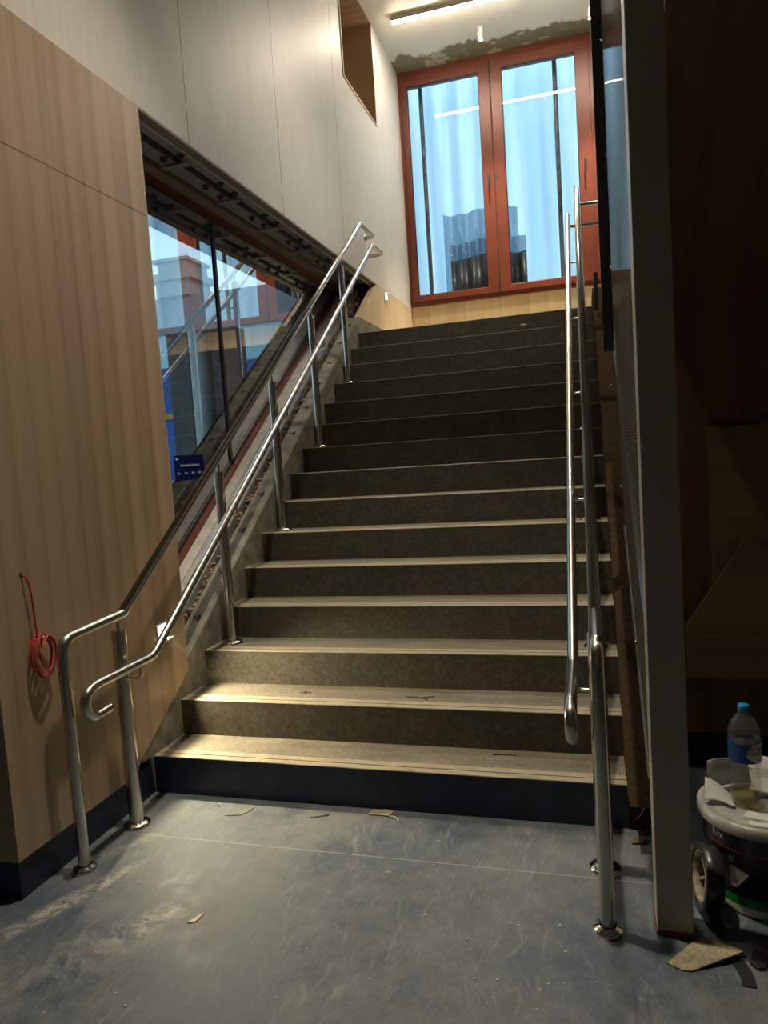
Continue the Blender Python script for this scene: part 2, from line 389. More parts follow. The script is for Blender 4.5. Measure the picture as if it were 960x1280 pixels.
# recess: steel head channel
rec = empty('trim_4', (-.2, .34, 3.127)); struct(rec, 'exposed steel channel in the head of the side window recess')
MB().box(-.05, -.001, .337, 4.25, 3.118, 3.13).build('lip', M['ledge'], rec)
MB().box(-.062, -.05, .337, 4.2, 3.112, 3.165).build('bead', M['whitestrip'], rec)
MB().box(-.132, -.062, .337, 4.2, 3.127, 3.165).build('plate', M['galv'], rec)
MB().box(-.275, -.182, .337, 4.2, 3.127, 3.165).build('plate', M['galv'], rec)
MB().box(-.182, -.132, .337, 4.2, 3.158, 3.165).build('slot', M['dark'], rec)
MB().box(-.30, -.275, .337, 4.2, 3.14, 3.165).build('groove', M['dark'], rec)
MB().box(-.43, -.30, .337, 4.2, 3.112, 3.165).build('reveal', M['ledge'], rec)
yy = .95
while yy < 4.1:
    MB().box(-.285, -.115, yy, yy+.05, 3.118, 3.130).build('bracket', M['galv'], rec)
    for dx, dy in ((-.105,-.08),(-.205,-.08),(-.105,.36),(-.205,.36)):
        b_ = MB(); b_.lathe([(.0,-.024),(.012,-.024),(.016,-.018),(.016,-.008),(.024,-.006),(.024,0)], (dx, yy+dy, 3.127), 8)
        b_.build('bolt', M['black_rubber'], rec)
    yy += .62
# recess sill layers along the slope
sl = empty('trim_5', (-.2, .34, .5)); struct(sl, 'sloping sill layers of flashing beside the stairs')
MB().slope(-.346, -.278, .20, .288, .2, 4.2).build('white_strip', M['whitestrip'], sl)
MB().slope(-.278, -.175, .20, .280, .2, 4.2).build('flashing', M['flash'], sl)
MB().slope(-.175, -.113, .10, .215, .2, 4.2).build('gap_bed', M['dark'], sl)
for i in range(12):
    y0 = .55+i*.29
    MB().slope(-.052-.012, -.052+.008, .283, .2885, y0, y0+.03).build('fixing_slot', M['dark'], sl)
    MB().slope(-.085, -.075, .283, .2885, y0+.01, y0+.026).build('fixing_slot', M['dark'], sl)
m = MB()
for i in range(520):
    y = random.uniform(.3, 4.05); x = random.uniform(-.165, -.122); r = random.uniform(.008, .022)
    z = S*y + random.uniform(.222, .262)
    if random.random() < .12: continue
    v = []; rs = [random.uniform(.6, 1.15) for _ in range(12)]
    ph = (1+5**.5)/2
    ico = [(-1,ph,0),(1,ph,0),(-1,-ph,0),(1,-ph,0),(0,-1,ph),(0,1,ph),(0,-1,-ph),(0,1,-ph),(ph,0,-1),(ph,0,1),(-ph,0,-1),(-ph,0,1)]
    for q, k in zip(ico, rs): v.append((x+q[0]*r*k*.5, y+q[1]*r*k*.55, z+q[2]*r*k*.45))
    m.add(v, [(0,11,5),(0,5,1),(0,1,7),(0,7,10),(0,10,11),(1,5,9),(5,11,4),(11,10,2),(10,7,6),(7,1,8),(3,9,4),(3,4,2),(3,2,6),(3,6,8),(3,8,9),(4,9,5),(2,4,11),(6,2,10),(8,6,7),(9,8,1)])
tag(m.build('rubble', M['rubble']), 'brown rubble filling the narrow gap beside the left stringer', 'rubble', kind='stuff')
# wall mass around the recess, outside
m = MB(); m.prism_x([(.2,-.2),(.2,S*.2+.27),(4.3,S*4.3+.27),(5.95,3.16),(5.95,-.2)], -.80, -.36)
m.box(-.8, -.43, .2, 5.95, 3.06, 3.165)
m.prism_x([(3.4,2.3),(5.75,2.3),(5.75,3.12),(4.25,3.12)], -.36, -.115)
struct(m.build('wall_outer', M['dark_ext']))

# ------------------------------------------------------------------ landing window (window_2)
w2 = empty('window_2', (1.6, 5.75, 3.16)); struct(w2, 'tall red-framed landing window of three leaves')
m = MB(); m.box(0, 3.24, 5.70, 5.80, 3.16, 3.205); m.box(0, 3.24, 5.70, 5.80, 5.735, 5.80); m.box(0, .04, 5.70, 5.80, 3.2, 5.74)
m.build('frame', M['red'], w2, bevel=.002)
GX = [(.045, 1.050), (1.062, 2.115), (2.127, 3.19)]
for i, (a_, b_) in enumerate(GX):
    lf = empty('leaf', (a_, 5.7, 3.2)); lf.parent = w2; lf.location = Vector((a_, 5.7, 3.2))-w2.location
    gx0, gx1 = a_+.065, b_-.125 if i != 2 else b_-.1
    if i == 1: gx0, gx1 = 1.182, 1.975
    if i == 2: gx0 = 2.24
    if i == 0: gx0, gx1 = .105, .928
    m = MB(); m.box(a_, gx0, 5.68, 5.77, 3.205, 5.735); m.box(gx1, b_, 5.68, 5.77, 3.205, 5.735)
    m.box(gx0, gx1, 5.68, 5.77, 3.205, 3.278); m.box(gx0, gx1, 5.68, 5.77, 5.625, 5.735)
    o = m.build('sash', M['red'], None, bevel=.004); o.parent = lf; o.location = o.location - Vector((a_, 5.7, 3.2))
    m = MB(); e = .008
    m.box(gx0-.002, gx0+e, 5.70, 5.72, 3.276, 5.627); m.box(gx1-e, gx1+.002, 5.70, 5.72, 3.276, 5.627)
    m.box(gx0, gx1, 5.70, 5.72, 3.276, 3.276+e); m.box(gx0, gx1, 5.70, 5.72, 5.627-e, 5.627)
    o = m.build('gasket', M['black_rubber']); o.parent = lf; o.location = o.location - Vector((a_, 5.7, 3.2))
    o = MB().box(gx0, gx1, 5.722, 5.734, 3.278, 5.625).build('glass', M['glass']); o.parent = lf; o.location = o.location - Vector((a_, 5.7, 3.2))
MB().box(1.050, 1.062, 5.682, 5.76, 3.2, 5.735).build('joint', M['dark'], w2)
MB().box(2.115, 2.127, 5.684, 5.76, 3.2, 5.735).build('joint', M['red'], w2)
MB().box(3.19, 3.24, 5.684, 5.76, 3.2, 5.735).build('joint', M['red'], w2)
MB().box(1.044, 1.068, 5.674, 5.68, 3.2, 3.34).build('hinge_cap', M['black_rubber'], w2)
MB().box(1.044, 1.068, 5.674, 5.68, 5.60, 5.70).build('hinge_cap', M['black_rubber'], w2)
for hx, hz in ((.995, 4.45), (2.045, 4.45)):
    hm = MB(); hm.box(hx-.014, hx+.014, 5.668, 5.682, hz-.05, hz+.07)
    hm.tube([(hx, 5.67, hz+.05), (hx, 5.63, hz+.05), (hx, 5.625, hz-.09)], .009, 10, .02)
    hm.build('handle', M['black_rubber'], w2)
MB().box(1.075, 1.085, 5.674, 5.682, 4.40, 4.50).build('keeper', M['black_rubber'], w2)

# outside the landing window: scrim, posts, sheets
m = MB(); n = 150; v = []
for i in range(n+1):
    x = -.7 + 5.0*i/n; dy = .035*math.sin(x*2*math.pi/.27)+.015*math.sin(x*7.1)
    v += [(x, 6.35+dy, 2.4), (x, 6.35+dy, 6.6), (x, 6.353+dy, 2.4), (x, 6.353+dy, 6.6)]
f = []
for i in range(n):
    a_ = 4*i; f += [(a_, a_+4, a_+5, a_+1), (a_+2, a_+3, a_+7, a_+6)]
m.add(v, f, True)
tag(m.build('scaffold_sheeting', M['scrim']), 'pale blue rippled translucent sheeting hung outside the landing window', 'sheeting')
for x, lab in ((.206, 'dark scaffold post outside the left leaf of the landing window'), (1.75, 'dark scaffold post outside the middle leaf of the landing window'), (2.9,'dark scaffold post outside the landing window, behind the mesh screen')):
    tag(MB().tube([(x,5.98,3.0),(x,5.98,6.5)], .026, 14).build('scaffold_post', plain('post_metal', (.10,.10,.10), .5, .3, var=.7, sc=6)), lab, 'post', 'scaffold posts outside the window')
struct(MB().box(-.6, 4.2, 5.951, 6.30, 2.94, 3.0).build('floor_scaffold', plain('scaffold_plank', (.30,.22,.13), .8)))
def corr_sheet(x0, x1, z0, z1, y, amp, per, th=.003, zt=0):
    m = MB(); N = 90; v = []
    for i in range(N+1):
        x = x0+(x1-x0)*i/N; dy = amp*math.sin(2*math.pi*x/per)
        top = z1+.02*math.sin(x*9)+zt*(x-x0)
        for d in (0, th): v += [(x, y+dy+d, z0), (x, y+dy+d, top)]
    f = []
    for i in range(N):
        a_ = 4*i; f += [(a_,a_+4,a_+5,a_+1),(a_+2,a_+3,a_+7,a_+6),(a_+1,a_+5,a_+7,a_+3),(a_,a_+2,a_+6,a_+4)]
    f += [(0,1,3,2),(4*N,4*N+2,4*N+3,4*N+1)]
    return m.add(v, f, True)
tag(corr_sheet(.36,1.25,3.0,4.30,6.18,.025,.20).build('plastic_sheet', M['corr']), 'tall clear corrugated plastic sheet leaning outside the window', 'plastic sheet')
tag(corr_sheet(.44,1.34,3.0,3.93,6.10,.022,.16).build('plastic_sheet', M['corr']), 'shorter clear corrugated sheet in front of the tall one outside', 'plastic sheet')
tag(corr_sheet(.45,1.34,3.0,3.73,6.04,.02,.15,.01).build('dark_drape', M['drape']), 'black folded sheet standing low outside the landing window', 'drape')

# ------------------------------------------------------------------ handrails
def handrail(mir, label, ):
    X = (lambda x: W-x) if mir else (lambda x: x)
    root = empty('handrail', (X(.09), -.3, 0), label, 'handrail', 'stainless steel stair handrails')
    P = lambda x, y, z: (X(x), y, z)
    up = .694
    zk = .878; yk = -.244
    ye = 3.519; ze = zk + up*(ye-yk)
    ze = 3.49
    m = MB(); R = .0212
    m.tube([P(.09,-.594,.02), P(.09,-.594,.862), P(.09,yk,zk), ], R, 20, .06, ns=10)
    m.tube([P(.09,yk-.004,zk), P(.09,yk,zk), P(.09,ye,ze)], R, 20, .012)
    m.tube([P(.09,ye-.006,ze-.004), P(.09,ye,ze), P(.09,3.93,ze), P(.004 if not mir else -.096,3.95,ze)], R*.85, 16, .03)
    m.build('upper_rail', M['steel'], root)
    m = MB()
    m.tube([P(.17,-.474,.573), P(.17,-.56,.568), P(.17,-.60,.60), P(.17,-.60,.655), P(.17,-.55,.682), P(.17,-.172,.684), P(.17,3.58,3.31)], R*.9, 18, .045, ns=8)
    m.tube([P(.17,3.575,3.305), P(.17,3.585,3.31), P(.17,3.90,3.31), P(.004 if not mir else -.096,3.92,3.31)], R*.8, 16, .03)
    m.build('lower_rail', M['steel'], root)
    for zz, y_ in ((ze, 3.95), (3.31, 3.92)):
        m = MB(); Rm = Matrix.Rotation(math.pi/2 * (1 if not mir else -1), 3, 'Y')
        m.lathe([(.0,.008),(.03,.006),(.034,0)], P(.002 if not mir else -.098, y_, zz), 20, Rm); m.build('wall_flange', M['chrome'], root)
    def plate(x, y, z, r, h):
        m = MB(); m.lathe([(r,0),(r,.006),(r*.93,.012),(r*.62,h),(.026,h+.002)], P(x,y,z), 28)
        m.build('base_plate', M['chrome'], root)
    plate(.09, -.594, 0, .044, .018)
    posts = [(-.275, 0, .817), (.641, 3*H, 1.417), (1.392, 6*H, 1.94), (2.140, 9*H, 2.462), (2.892, 12*H, 2.975)]
    for i, (y, z0, z1) in enumerate(posts):
        m = MB(); r = .0285 if i == 0 else .0245
        m.tube([P(.09,y,z0+.004), P(.09,y,z1)], r, 22); m.build('post', M['steel'], root)
        plate(.09, y, z0, .055, .02)
        zr = zk if i == 0 else zk + (y-yk)*.697
        m = MB(); m.tube([P(.09,y,z1-.005), P(.09,y,zr)], .0075, 10); m.build('spigot', M['chrome'], root)
        zl = .684 if i == 0 else .684 + (y+.172)*.70
        yb = y
        m = MB(); m.tube([P(.11,yb,zl-.062), P(.168,yb+.012,zl-.062), P(.17,yb+.012,zl-.01)], .0065, 10, .015)
        m.build('bracket', M['chrome'], root)
        m = MB(); m.lathe([(0,.0),(.014,.0),(.014,.004),(0,.006)], P(.113, yb, zl-.062), 12, Matrix.Rotation(math.pi/2*(1 if not mir else -1), 3, 'Y')); m.build('rosette', M['chrome'], root)
    if mir: MB().box(W+.10, W+.145, 3.90, 3.97, 2.55, 3.55).build('end_post', M['frame_dark'], root)
    return root
handrail(False, 'stainless steel double handrail along the left of the stairs, by the side window')
handrail(True, 'stainless steel double handrail along the right of the stairs, by the mesh screen')

# ------------------------------------------------------------------ mesh screen and column
ms = empty('mesh_screen', (2.1, 0, .2), 'tall perforated dark steel mesh screen on the right side of the stairs', 'screen')
poly = [(-.10,.235),(1.05,1.015),(1.60,1.85),(1.60,5.795),(-.10,5.795)]
MB().prism_x(poly, 2.1, 2.1012).build('perforated_sheet', M['mesh'], ms)
m = MB(); m.box(2.045, 2.104, 1.60, 1.65, 1.95, 5.795); m.build('edge_post', M['frame_dark'], ms)
m = MB(); m.box(2.0975, 2.1025, -.104, -.098, .23, 5.795); m.build('front_edge', plain('edge_steel', (.4,.4,.38), .3, .8), ms)
m = MB(); m.slope(2.092, 2.106, .285, .315, -.10, 1.05); m.build('bottom_edge', M['frame_dark'], ms)
for i in range(9):
    z = .6 + i*.6
    y = 1.57 if z > 1.9 else max(0, (z-.30)/S)-.03
    b_ = MB(); b_.lathe([(0,.006),(.008,.005),(.009,0)], (2.0985, y, z), 8, Matrix.Rotation(-math.pi/2, 3, 'Y')); b_.build('screw', M['chrome'], ms)
colm = empty('steel_column', (2.122, -.53, 0), 'grey painted steel column standing on the blue floor right of the stairs', 'column')
MB().box(2.073, 2.172, -.585, -.485, .012, 5.79).build('shaft', M['column'], colm, bevel=.003)
MB().box(2.070, 2.175, -.588, -.482, 0, .012).build('sealant', plain('red_sealant', (.20,.05,.035), .6, var=.5, sc=60), colm)
MB().box(2.1685, 2.1695, -.5858, -.585, .3, .31).build('nick', M['dark'], colm)
# small dark latch box at the top of the right stringer
m = MB(); m.box(2.03, 2.06, 3.1, 3.16, 2.45, 2.72)
tag(m.build('cable_box', M['black_rubber']), 'small black box fixed beside the upper right end of the stairs', 'box')

# ------------------------------------------------------------------ dark timber alcove on the right
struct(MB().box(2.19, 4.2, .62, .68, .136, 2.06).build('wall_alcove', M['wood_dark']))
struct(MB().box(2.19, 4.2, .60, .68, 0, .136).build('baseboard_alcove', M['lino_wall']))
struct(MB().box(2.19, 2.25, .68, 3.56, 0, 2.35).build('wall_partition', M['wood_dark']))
k = -.88; y1, z1 = .66, 1.985; y0 = -1.75
struct(MB().prism_x([(y1,z1),(y0,z1+k*(y0-y1)),(y0,z1+k*(y0-y1)+.06),(y1,z1+.06)], 2.215, 4.2).build('ceiling_alcove', M['wood_dark']))
plm = MB().box(2.21, 4.1, .535, .60, .17, .415)
struct(plm.build('trim_6', M['wood_dark'], bevel=.002))
struct(MB().box(2.205, 4.1, .525, .60, .415, .43).build('trim_7', M['wood_dark'], bevel=.002))
def board(pts, loc, rot, label, th=.018):
    m = MB(); n = len(pts)
    v = [(a_, 0, b_) for a_, b_ in pts] + [(a_, th, b_) for a_, b_ in pts]
    m.add(v, [tuple(range(n)), tuple(range(2*n-1, n-1, -1))] + [(i, n+i, n+(i+1)%n, (i+1)%n) for i in range(n)])
    me_o = m.build('timber_board', M['wood_local'], None, origin=(0,0,0)); me_o.location = loc; me_o.rotation_euler = rot
    tag(me_o, label, 'board', 'offcut timber boards in the alcove'); return me_o
board([(0,0),(.9,0),(.9,1.06),(.19,1.06),(.19,1.045),(0,1.045)], (2.42, .525, .4305), (-.05,0,0), 'upright veneered board with horizontal grain leaning at the back of the alcove')
b2 = board([(0,.0),(1.15,0),(1.15,.62),(0,.62)], (2.30, .475, .4305), (-.06,0,0), 'tilted veneered board leaning across the front of the upright one in the alcove')
me = b2.data   # clipped outline: slanted left edge and apex, base on the ledge
for v in me.vertices: pass
pts = [(0,0),(.9,0),(.9,.33),(.235,.575),(.0,.215)]
m = MB(); n = 5; vv = [(a_,0,b_) for a_,b_ in pts]+[(a_,.018,b_) for a_,b_ in pts]
nm2 = bpy.data.meshes.new('timber_board'); nm2.from_pydata(vv, [], [tuple(range(n)), tuple(range(2*n-1,n-1,-1))]+[(i,n+i,n+(i+1)%n,(i+1)%n) for i in range(n)])
nm2.materials.append(M['wood_local']); b2.data = nm2

# ------------------------------------------------------------------ lights of the place, and one added fill spot
bt = []
def batten(x0, x1, y, label):
    r = empty('linear_light', ((x0+x1)/2, y, CE-.05), label, 'ceiling light', 'linear ceiling lights')
    MB().box(x0, x1, y-.03, y+.03, CE-.045, CE).build('housing', M['lamp_body'], r)
    MB().box(x0+.005, x1-.005, y-.022, y+.022, CE-.053, CE-.045).build('diffuser', M['tube'], r)
batten(.22, 2.62, 4.65, 'long white linear ceiling light glowing in front of the landing window')
def spot(x, y, label, e=620, size=1.0, blend=.7, soft=.03):
    r = empty('ceiling_spotlight', (x, y, CE-.12), label, 'spotlight', 'surface mounted ceiling spotlights')
    MB().lathe([(0,CE),(.032,CE),(.032,CE-.125),(.026,CE-.125),(.024,CE-.112)], (x,y,0), 24).build('can', M['lamp_body'], r)
    MB().disc((x,y,CE-.114), .025, 20, up=False).build('lens', M['spotface'], r)
    l = bpy.data.lights.new('spot', 'SPOT'); l.energy = e; l.spot_size = size; l.spot_blend = blend; l.shadow_soft_size = soft; l.color = (1,.88,.70)
    o = bpy.data.objects.new('spot_light', l); COL.objects.link(o); o.parent = r; o.location = (0,0,-.02)
spot(1.04, 5.16, 'small white ceiling spotlight in front of the left window leaves')
spot(2.145, 5.22, 'small white ceiling spotlight beside the mesh screen, near the window')
def steplight(y, z, label, e, face):
    r = empty('step_light', (0, y, z), label, 'wall light', 'small wall step lights')
    w, h = .095, .10
    MB().box(.0042, .008, y-w/2, y+w/2, z-h/2, z+h/2).build('plate', M['lamp_body'], r, bevel=.001)
    MB().box(.008, .0095, y-w/2+.01, y+w/2-.01, z-.018, z+h/2-.010).build('lens', face, r)
    MB().prism_x([(y-w/2, z+h/2-.004), (y+w/2, z+h/2-.004), (y+w/2, z+h/2), (y-w/2, z+h/2)], .008, .024).build('hood', M['lamp_body'], r)
    MB().box(.008, .026, y-w/2, y+w/2, z-.034, z-.030).build('lower_lip', M['lamp_body'], r)
    l = bpy.data.lights.new('step', 'SPOT'); l.energy = e; l.spot_size = math.radians(132); l.spot_blend = .9; l.shadow_soft_size = .004; l.color = (1,.84,.56)
    o = bpy.data.objects.new('step_spot', l); COL.objects.link(o); o.parent = r; o.location = (.016, 0, .018)
    a = math.radians(40); d = Vector((math.sin(a), 0, -math.cos(a))); o.rotation_euler = d.to_track_quat('-Z', 'Y').to_euler()
steplight(.150, .695, 'small glowing step light on the timber wall beside the left handrail', 62, M['stepface'])
steplight(4.56, 3.055, 'small white wall light on the timber panel of the upper landing', 2, M['stepface2'])
spot(1.04, -.25, 'small white ceiling spotlight above the foot of the stairs', 560, 1.12, .8, .06)
spot(1.04, 2.25, 'unseen spotlight added as fill light above the middle of the stairs', 260, 1.5, 1.0, .18)  # added out-of-view fill lamp, lifts the white boards and middle treads

# ------------------------------------------------------------------ red cable
m = MB(); X = .02
pts = [(-.01,-.657,1.114),(.012,-.652,1.108),(X,-.641,1.07),(X,-.634,1.00),(X,-.632,.93),(X+.004,-.633,.88)]
loops = []
for kx, (cy, cz, ry, rz, ph) in enumerate(((-.617,.815,.052,.078,.3),(-.625,.812,.046,.072,.15),(-.612,.806,.050,.074,.5),(-.605,.82,.040,.062,.2))):
    for i in range(22):
        a = math.pi/2 + ph + 2*math.pi*i/22
        loops.append((X+.006*kx+.004*math.sin(a*2), cy+ry*math.cos(a), cz+rz*math.sin(a)))
pts += loops + [(X+.03,-.645,.85),(X+.034,-.646,.895)]
# smooth with catmull
def catmull(P, n=3):
    out = []
    P = [Vector(p) for p in P]
    for i in range(len(P)-1):
        a, b, c, d = P[max(i-1,0)], P[i], P[i+1], P[min(i+2,len(P)-1)]
        for k in range(n):
            t = k/n; out.append(.5*((2*b)+(-a+c)*t+(2*a-5*b+4*c-d)*t*t+(-a+3*b-3*c+d)*t**3))
    out.append(P[-1]); return out
m.tube(catmull(pts), .0032, 8)
tag(m.build('cable_coil', plain('red_cable', (.50,.035,.025), .4)), 'red cable hanging in a small coil from a hole in the timber wall', 'cable')
m = MB(); m.disc((.0046,-.657,1.114), .008, 16, Matrix.Rotation(math.pi/2, 3, 'Y'))
m.build('cable_hole', M['dark'], clad)

# ------------------------------------------------------------------ paint bucket, papers, bottle
BC = (2.405, -.322); bk = empty('paint_bucket', (*BC, 0), 'black paint bucket with green and white bottom bands and white lid, right of the column', 'bucket')
def brz(z): return .152 + .018*z/.28
MB().lathe([(.0,.004),(brz(0)-.004,.0),(brz(0),.005),(brz(.03),.03)], (*BC,0), 56).build('white_band', plain('bucket_white', (.68,.66,.6), .35), bk)
MB().lathe([(brz(.03),.03),(brz(.06)+.0003,.06)], (*BC,0), 56).build('green_band', plain('bucket_green', (.01,.20,.045), .35), bk)
MB().lathe([(brz(.06),.06),(brz(.262),.262)], (*BC,0), 56).build('body', plain('bucket_black', (.012,.012,.022), .3), bk)
MB().lathe([(brz(.203)+.0006,.2015),(brz(.203)+.0006,.2045)], (*BC,0), 56).build('red_line', plain('bucket_red', (.35,.03,.06), .35), bk)
lid = MB().lathe([(.0,.287),(.10,.287),(.12,.292),(.135,.288),(.150,.284),(.162,.293),(.174,.294),(.181,.288),(.182,.262),(.178,.258),(.171,.262)], (*BC,0), 64).build('lid', plain('lid_plastic', (.42,.41,.38), .35, Subsurface_Weight=.1), bk)
lp = MB()
for a0, a1, r0, r1, z0, z1 in ((-2.15,-.9,.085,.125,.288,.302), (-2.0,-1.05,.125,.15,.287,.294)):
    N = 16; v = []; 
    for i in range(N+1):
        a = a0+(a1-a0)*i/N
        for r, z in ((r0,z0),(r1,z0),(r1,z1),(r0,z1)): v.append((BC[0]+r*math.cos(a), BC[1]+r*math.sin(a), z))
    f = []
    for i in range(N):
        for q in range(4): f.append((4*i+q, 4*i+(q+1)%4, 4*i+4+(q+1)%4, 4*i+4+q))
    f += [(3,2,1,0), (4*N,4*N+1,4*N+2,4*N+3)]
    lp.add(v, f)
lp.build('lid_handle', plain('lid_white', (.74,.72,.66), .35), bk, bevel=.003)
M['ink'] = plain('white_print', (.45,.44,.42), .5); M['ink_dark'] = plain('dark_print', (.02,.02,.025), .5)
def on_cyl(c, r, a0, z0, lean=0, tilt=0):
    def fn(x, y, z):
        x2 = x*math.cos(tilt)-y*math.sin(tilt); y2 = x*math.sin(tilt)+y*math.cos(tilt)
        a = a0 + x2/r; rr = r + z + lean*y2 + .0005
        return (c[0]+rr*math.cos(a), c[1]+rr*math.sin(a), z0+y2)
    return fn
text_mb('lux', .036, .0003, on_cyl(BC, brz(.235)+.0008, -2.53, .225, .064)).build('lettering', M['ink'], bk)
text_mb('al', .034, .0003, on_cyl(BC, brz(.16)+.0008, -2.27, .165, .064)).build('lettering', M['ink'], bk)
fn = on_cyl(BC, brz(.12)+.001, -2.12, .09, .064)
m = MB(); m.add([fn(x,y,q) for q in (0,.001) for x,y in ((-.03,0),(-.012,-.002),(.026,.052),(-.03,.068))], [(3,2,1,0),(4,5,6,7),(0,1,5,4),(1,2,6,5),(2,3,7,6),(3,0,4,7)])
m.build('torn_label', plain('torn_label_grey', (.40,.39,.36), .7), bk)['label'] = 'torn grey paper label'
# papers
paper = plain('paper', (.62,.60,.56), .7, var=.05, sc=20)
def paperobj(fn, label, lines=None):
    o = MB().sheet(fn, 10, 10, .0008).build('paper_sheet', paper); tag(o, label, 'paper', 'papers on the paint bucket')
    if lines:
        m = MB()
        for (u0, u1, v0) in lines:
            a = [Vector(fn(u0+(u1-u0)*i/6, v0)) for i in range(7)]; b = [Vector(fn(u0+(u1-u0)*i/6, v0+.012)) for i in range(7)]
            n = (a[1]-a[0]).cross(b[0]-a[0]).normalized()
            if n.y > 0: n = -n
            v = [p+n*.0012 for p in a]+[p+n*.0012 for p in b]
            m.add(v, [(i,i+1,8+i,7+i) for i in range(6)])
        m.build('print_lines', plain('grey_print', (.22,.22,.22), .6), o)
    return o
paperobj(lambda u,v: (2.262+.19*u, -.262+.03*math.sin(u*3)-.02*v+.05*u, .297+.105*v-.05*u*v+.012*math.sin(u*5)*v), 'creased printed sheet standing up behind the bottle on the bucket lid', [(.12,.42,.55+.04*i) for i in range(7)])
paperobj(lambda u,v: (2.243+.085*u+.01*v, -.345+.055*v-.02*u, .300+.052*v*(1-u)+.008*math.sin(u*4)), 'folded blank sheet in front of the bottle, hanging over the left of the lid')
paperobj(lambda u,v: (2.395+.2*u, -.285+.10*v, .300+.075*v+.012*math.sin(u*4+1)*v), 'flat printed sheet lying right of the bottle on the bucket lid', [(.1,.5,.45+.05*i) for i in range(5)])
# bottle
BB = (2.365, -.322); zb = .297; bo = empty('water_bottle', (*BB, zb), 'clear plastic water bottle with blue label and blue cap, nearly empty, on the bucket lid', 'bottle')
t = NT('bottle_plastic'); fr = t.n('ShaderNodeFresnel', {'IOR': 1.5}).outputs[0]; fr = t.math('MULTIPLY', fr, t.math('SUBTRACT', 1.0, t.n('ShaderNodeNewGeometry').outputs['Backfacing'])); tr = t.n('ShaderNodeBsdfTransparent', {0: (.90,.91,.88,1)}); gl = t.n('ShaderNodeBsdfGlossy', {'Roughness': .06}); df = t.n('ShaderNodeBsdfDiffuse', {0: (.5,.5,.46,1)}); trd = t.n('ShaderNodeMixShader', {0: .11, 1: tr.outputs[0], 2: df.outputs[0]})
t.t.links.new(t.n('ShaderNodeMixShader', {0: fr, 1: trd.outputs[0], 2: gl.outputs[0]}).outputs[0], t.out.inputs[0]); pet = t.m
prof = [(.0,.006),(.02,.004),(.036,0),(.0435,.006),(.0445,.02),(.0445,.08),(.0425,.095),(.0425,.105),(.0455,.125),(.0465,.14),(.0465,.225),(.044,.240),(.036,.258),(.024,.275),(.0145,.287),(.0135,.296)]
MB().lathe([(r,zb+z) for r,z in prof], (*BB,0), 40).build('body', pet, bo)
MB().lathe([(.0,zb+.008),(.040,zb+.008),(.042,zb+.02),(.0425,zb+.036),(0,zb+.036)], (*BB,0), 32).build('liquid', glass('stale_water', 1.33, (.72,.66,.38), .02, 1.6), bo)
MB().lathe([(.015,zb+.288),(.0165,zb+.289),(.0165,zb+.308),(.015,zb+.311),(0,zb+.311)], (*BB,0), 24).build('cap', plain('cap_blue', (.01,.28,.50), .35), bo)
def band(a0, a1, z0f, z1f, r, mat, name):
    m = MB(); N = 24; v = []
    for i in range(N+1):
        a = a0+(a1-a0)*i/N; u = i/N
        for z in (z0f(u), z1f(u)): v.append((BB[0]+r*math.cos(a), BB[1]+r*math.sin(a), zb+z))
    return m.add(v, [(2*i,2*i+2,2*i+3,2*i+1) for i in range(N)], True).build(name, mat, bo)
lab = band(-math.pi*1.25, math.pi*.25, lambda u:.138, lambda u:.205+.0*u, .0472, plain('label_blue', (.015,.07,.26), .35, var=.35, sc=35), 'label')
band(-2.35, -.9, lambda u:.200, lambda u:.222-.012*(u*2-1)**2, .0473, plain('label_silver', (.30,.30,.28), .4, var=.4, sc=80), 'label_top')
band(-1.62, -.15, lambda u:.140+.022*max(0,(.35-u)*2.4), lambda u:.196+.004*math.sin(u*3)-.02*max(0,.25-u)*4, .0477, plain('label_white', (.62,.60,.54), .4), 'label_badge')
text_mb('MOUNT', .0155, .0002, on_cyl(BB, .0480, -.98, zb+.180)).build('lettering', M['ink_dark'], bo)
text_mb('FRANKLIN', .0165, .0002, on_cyl(BB, .0480, -.93, zb+.166), sx=.98).build('lettering', M['ink_dark'], bo)

# ------------------------------------------------------------------ tape roll and floor scraps
tc = (2.232, -.43, .098); ax = Vector((-.985, -.12, .12)).normalized()
Rm = ax.to_track_quat('Z', 'X').to_matrix()
tp = empty('edging_roll', (tc[0], tc[1], 0), 'roll of black rubber edging standing on its rim between the column and the bucket', 'roll')
MB().lathe([(.095,-.024),(.095,.024),(.093,.025),(.076,.025),(.076,-.025),(.093,-.025)], tc, 48, Rm, closed=True).build('roll_body', plain('tape_black', (.03,.028,.024), .3), tp)
MB().lathe([(.076,-.022),(.076,.022),(.069,.022),(.069,-.022)], tc, 40, Rm, closed=True).build('core', plain('core_card', (.26,.23,.17), .7, var=.5, sc=40), tp)
for i in range(3):
    a = i*1.1; d = Rm @ Vector((math.cos(a), math.sin(a), 0)); MB().tube([Vector(tc)-d*.07, Vector(tc)+d*.07], .005, 8).build('spoke', plain('spoke_card', (.26,.23,.17), .7), tp)
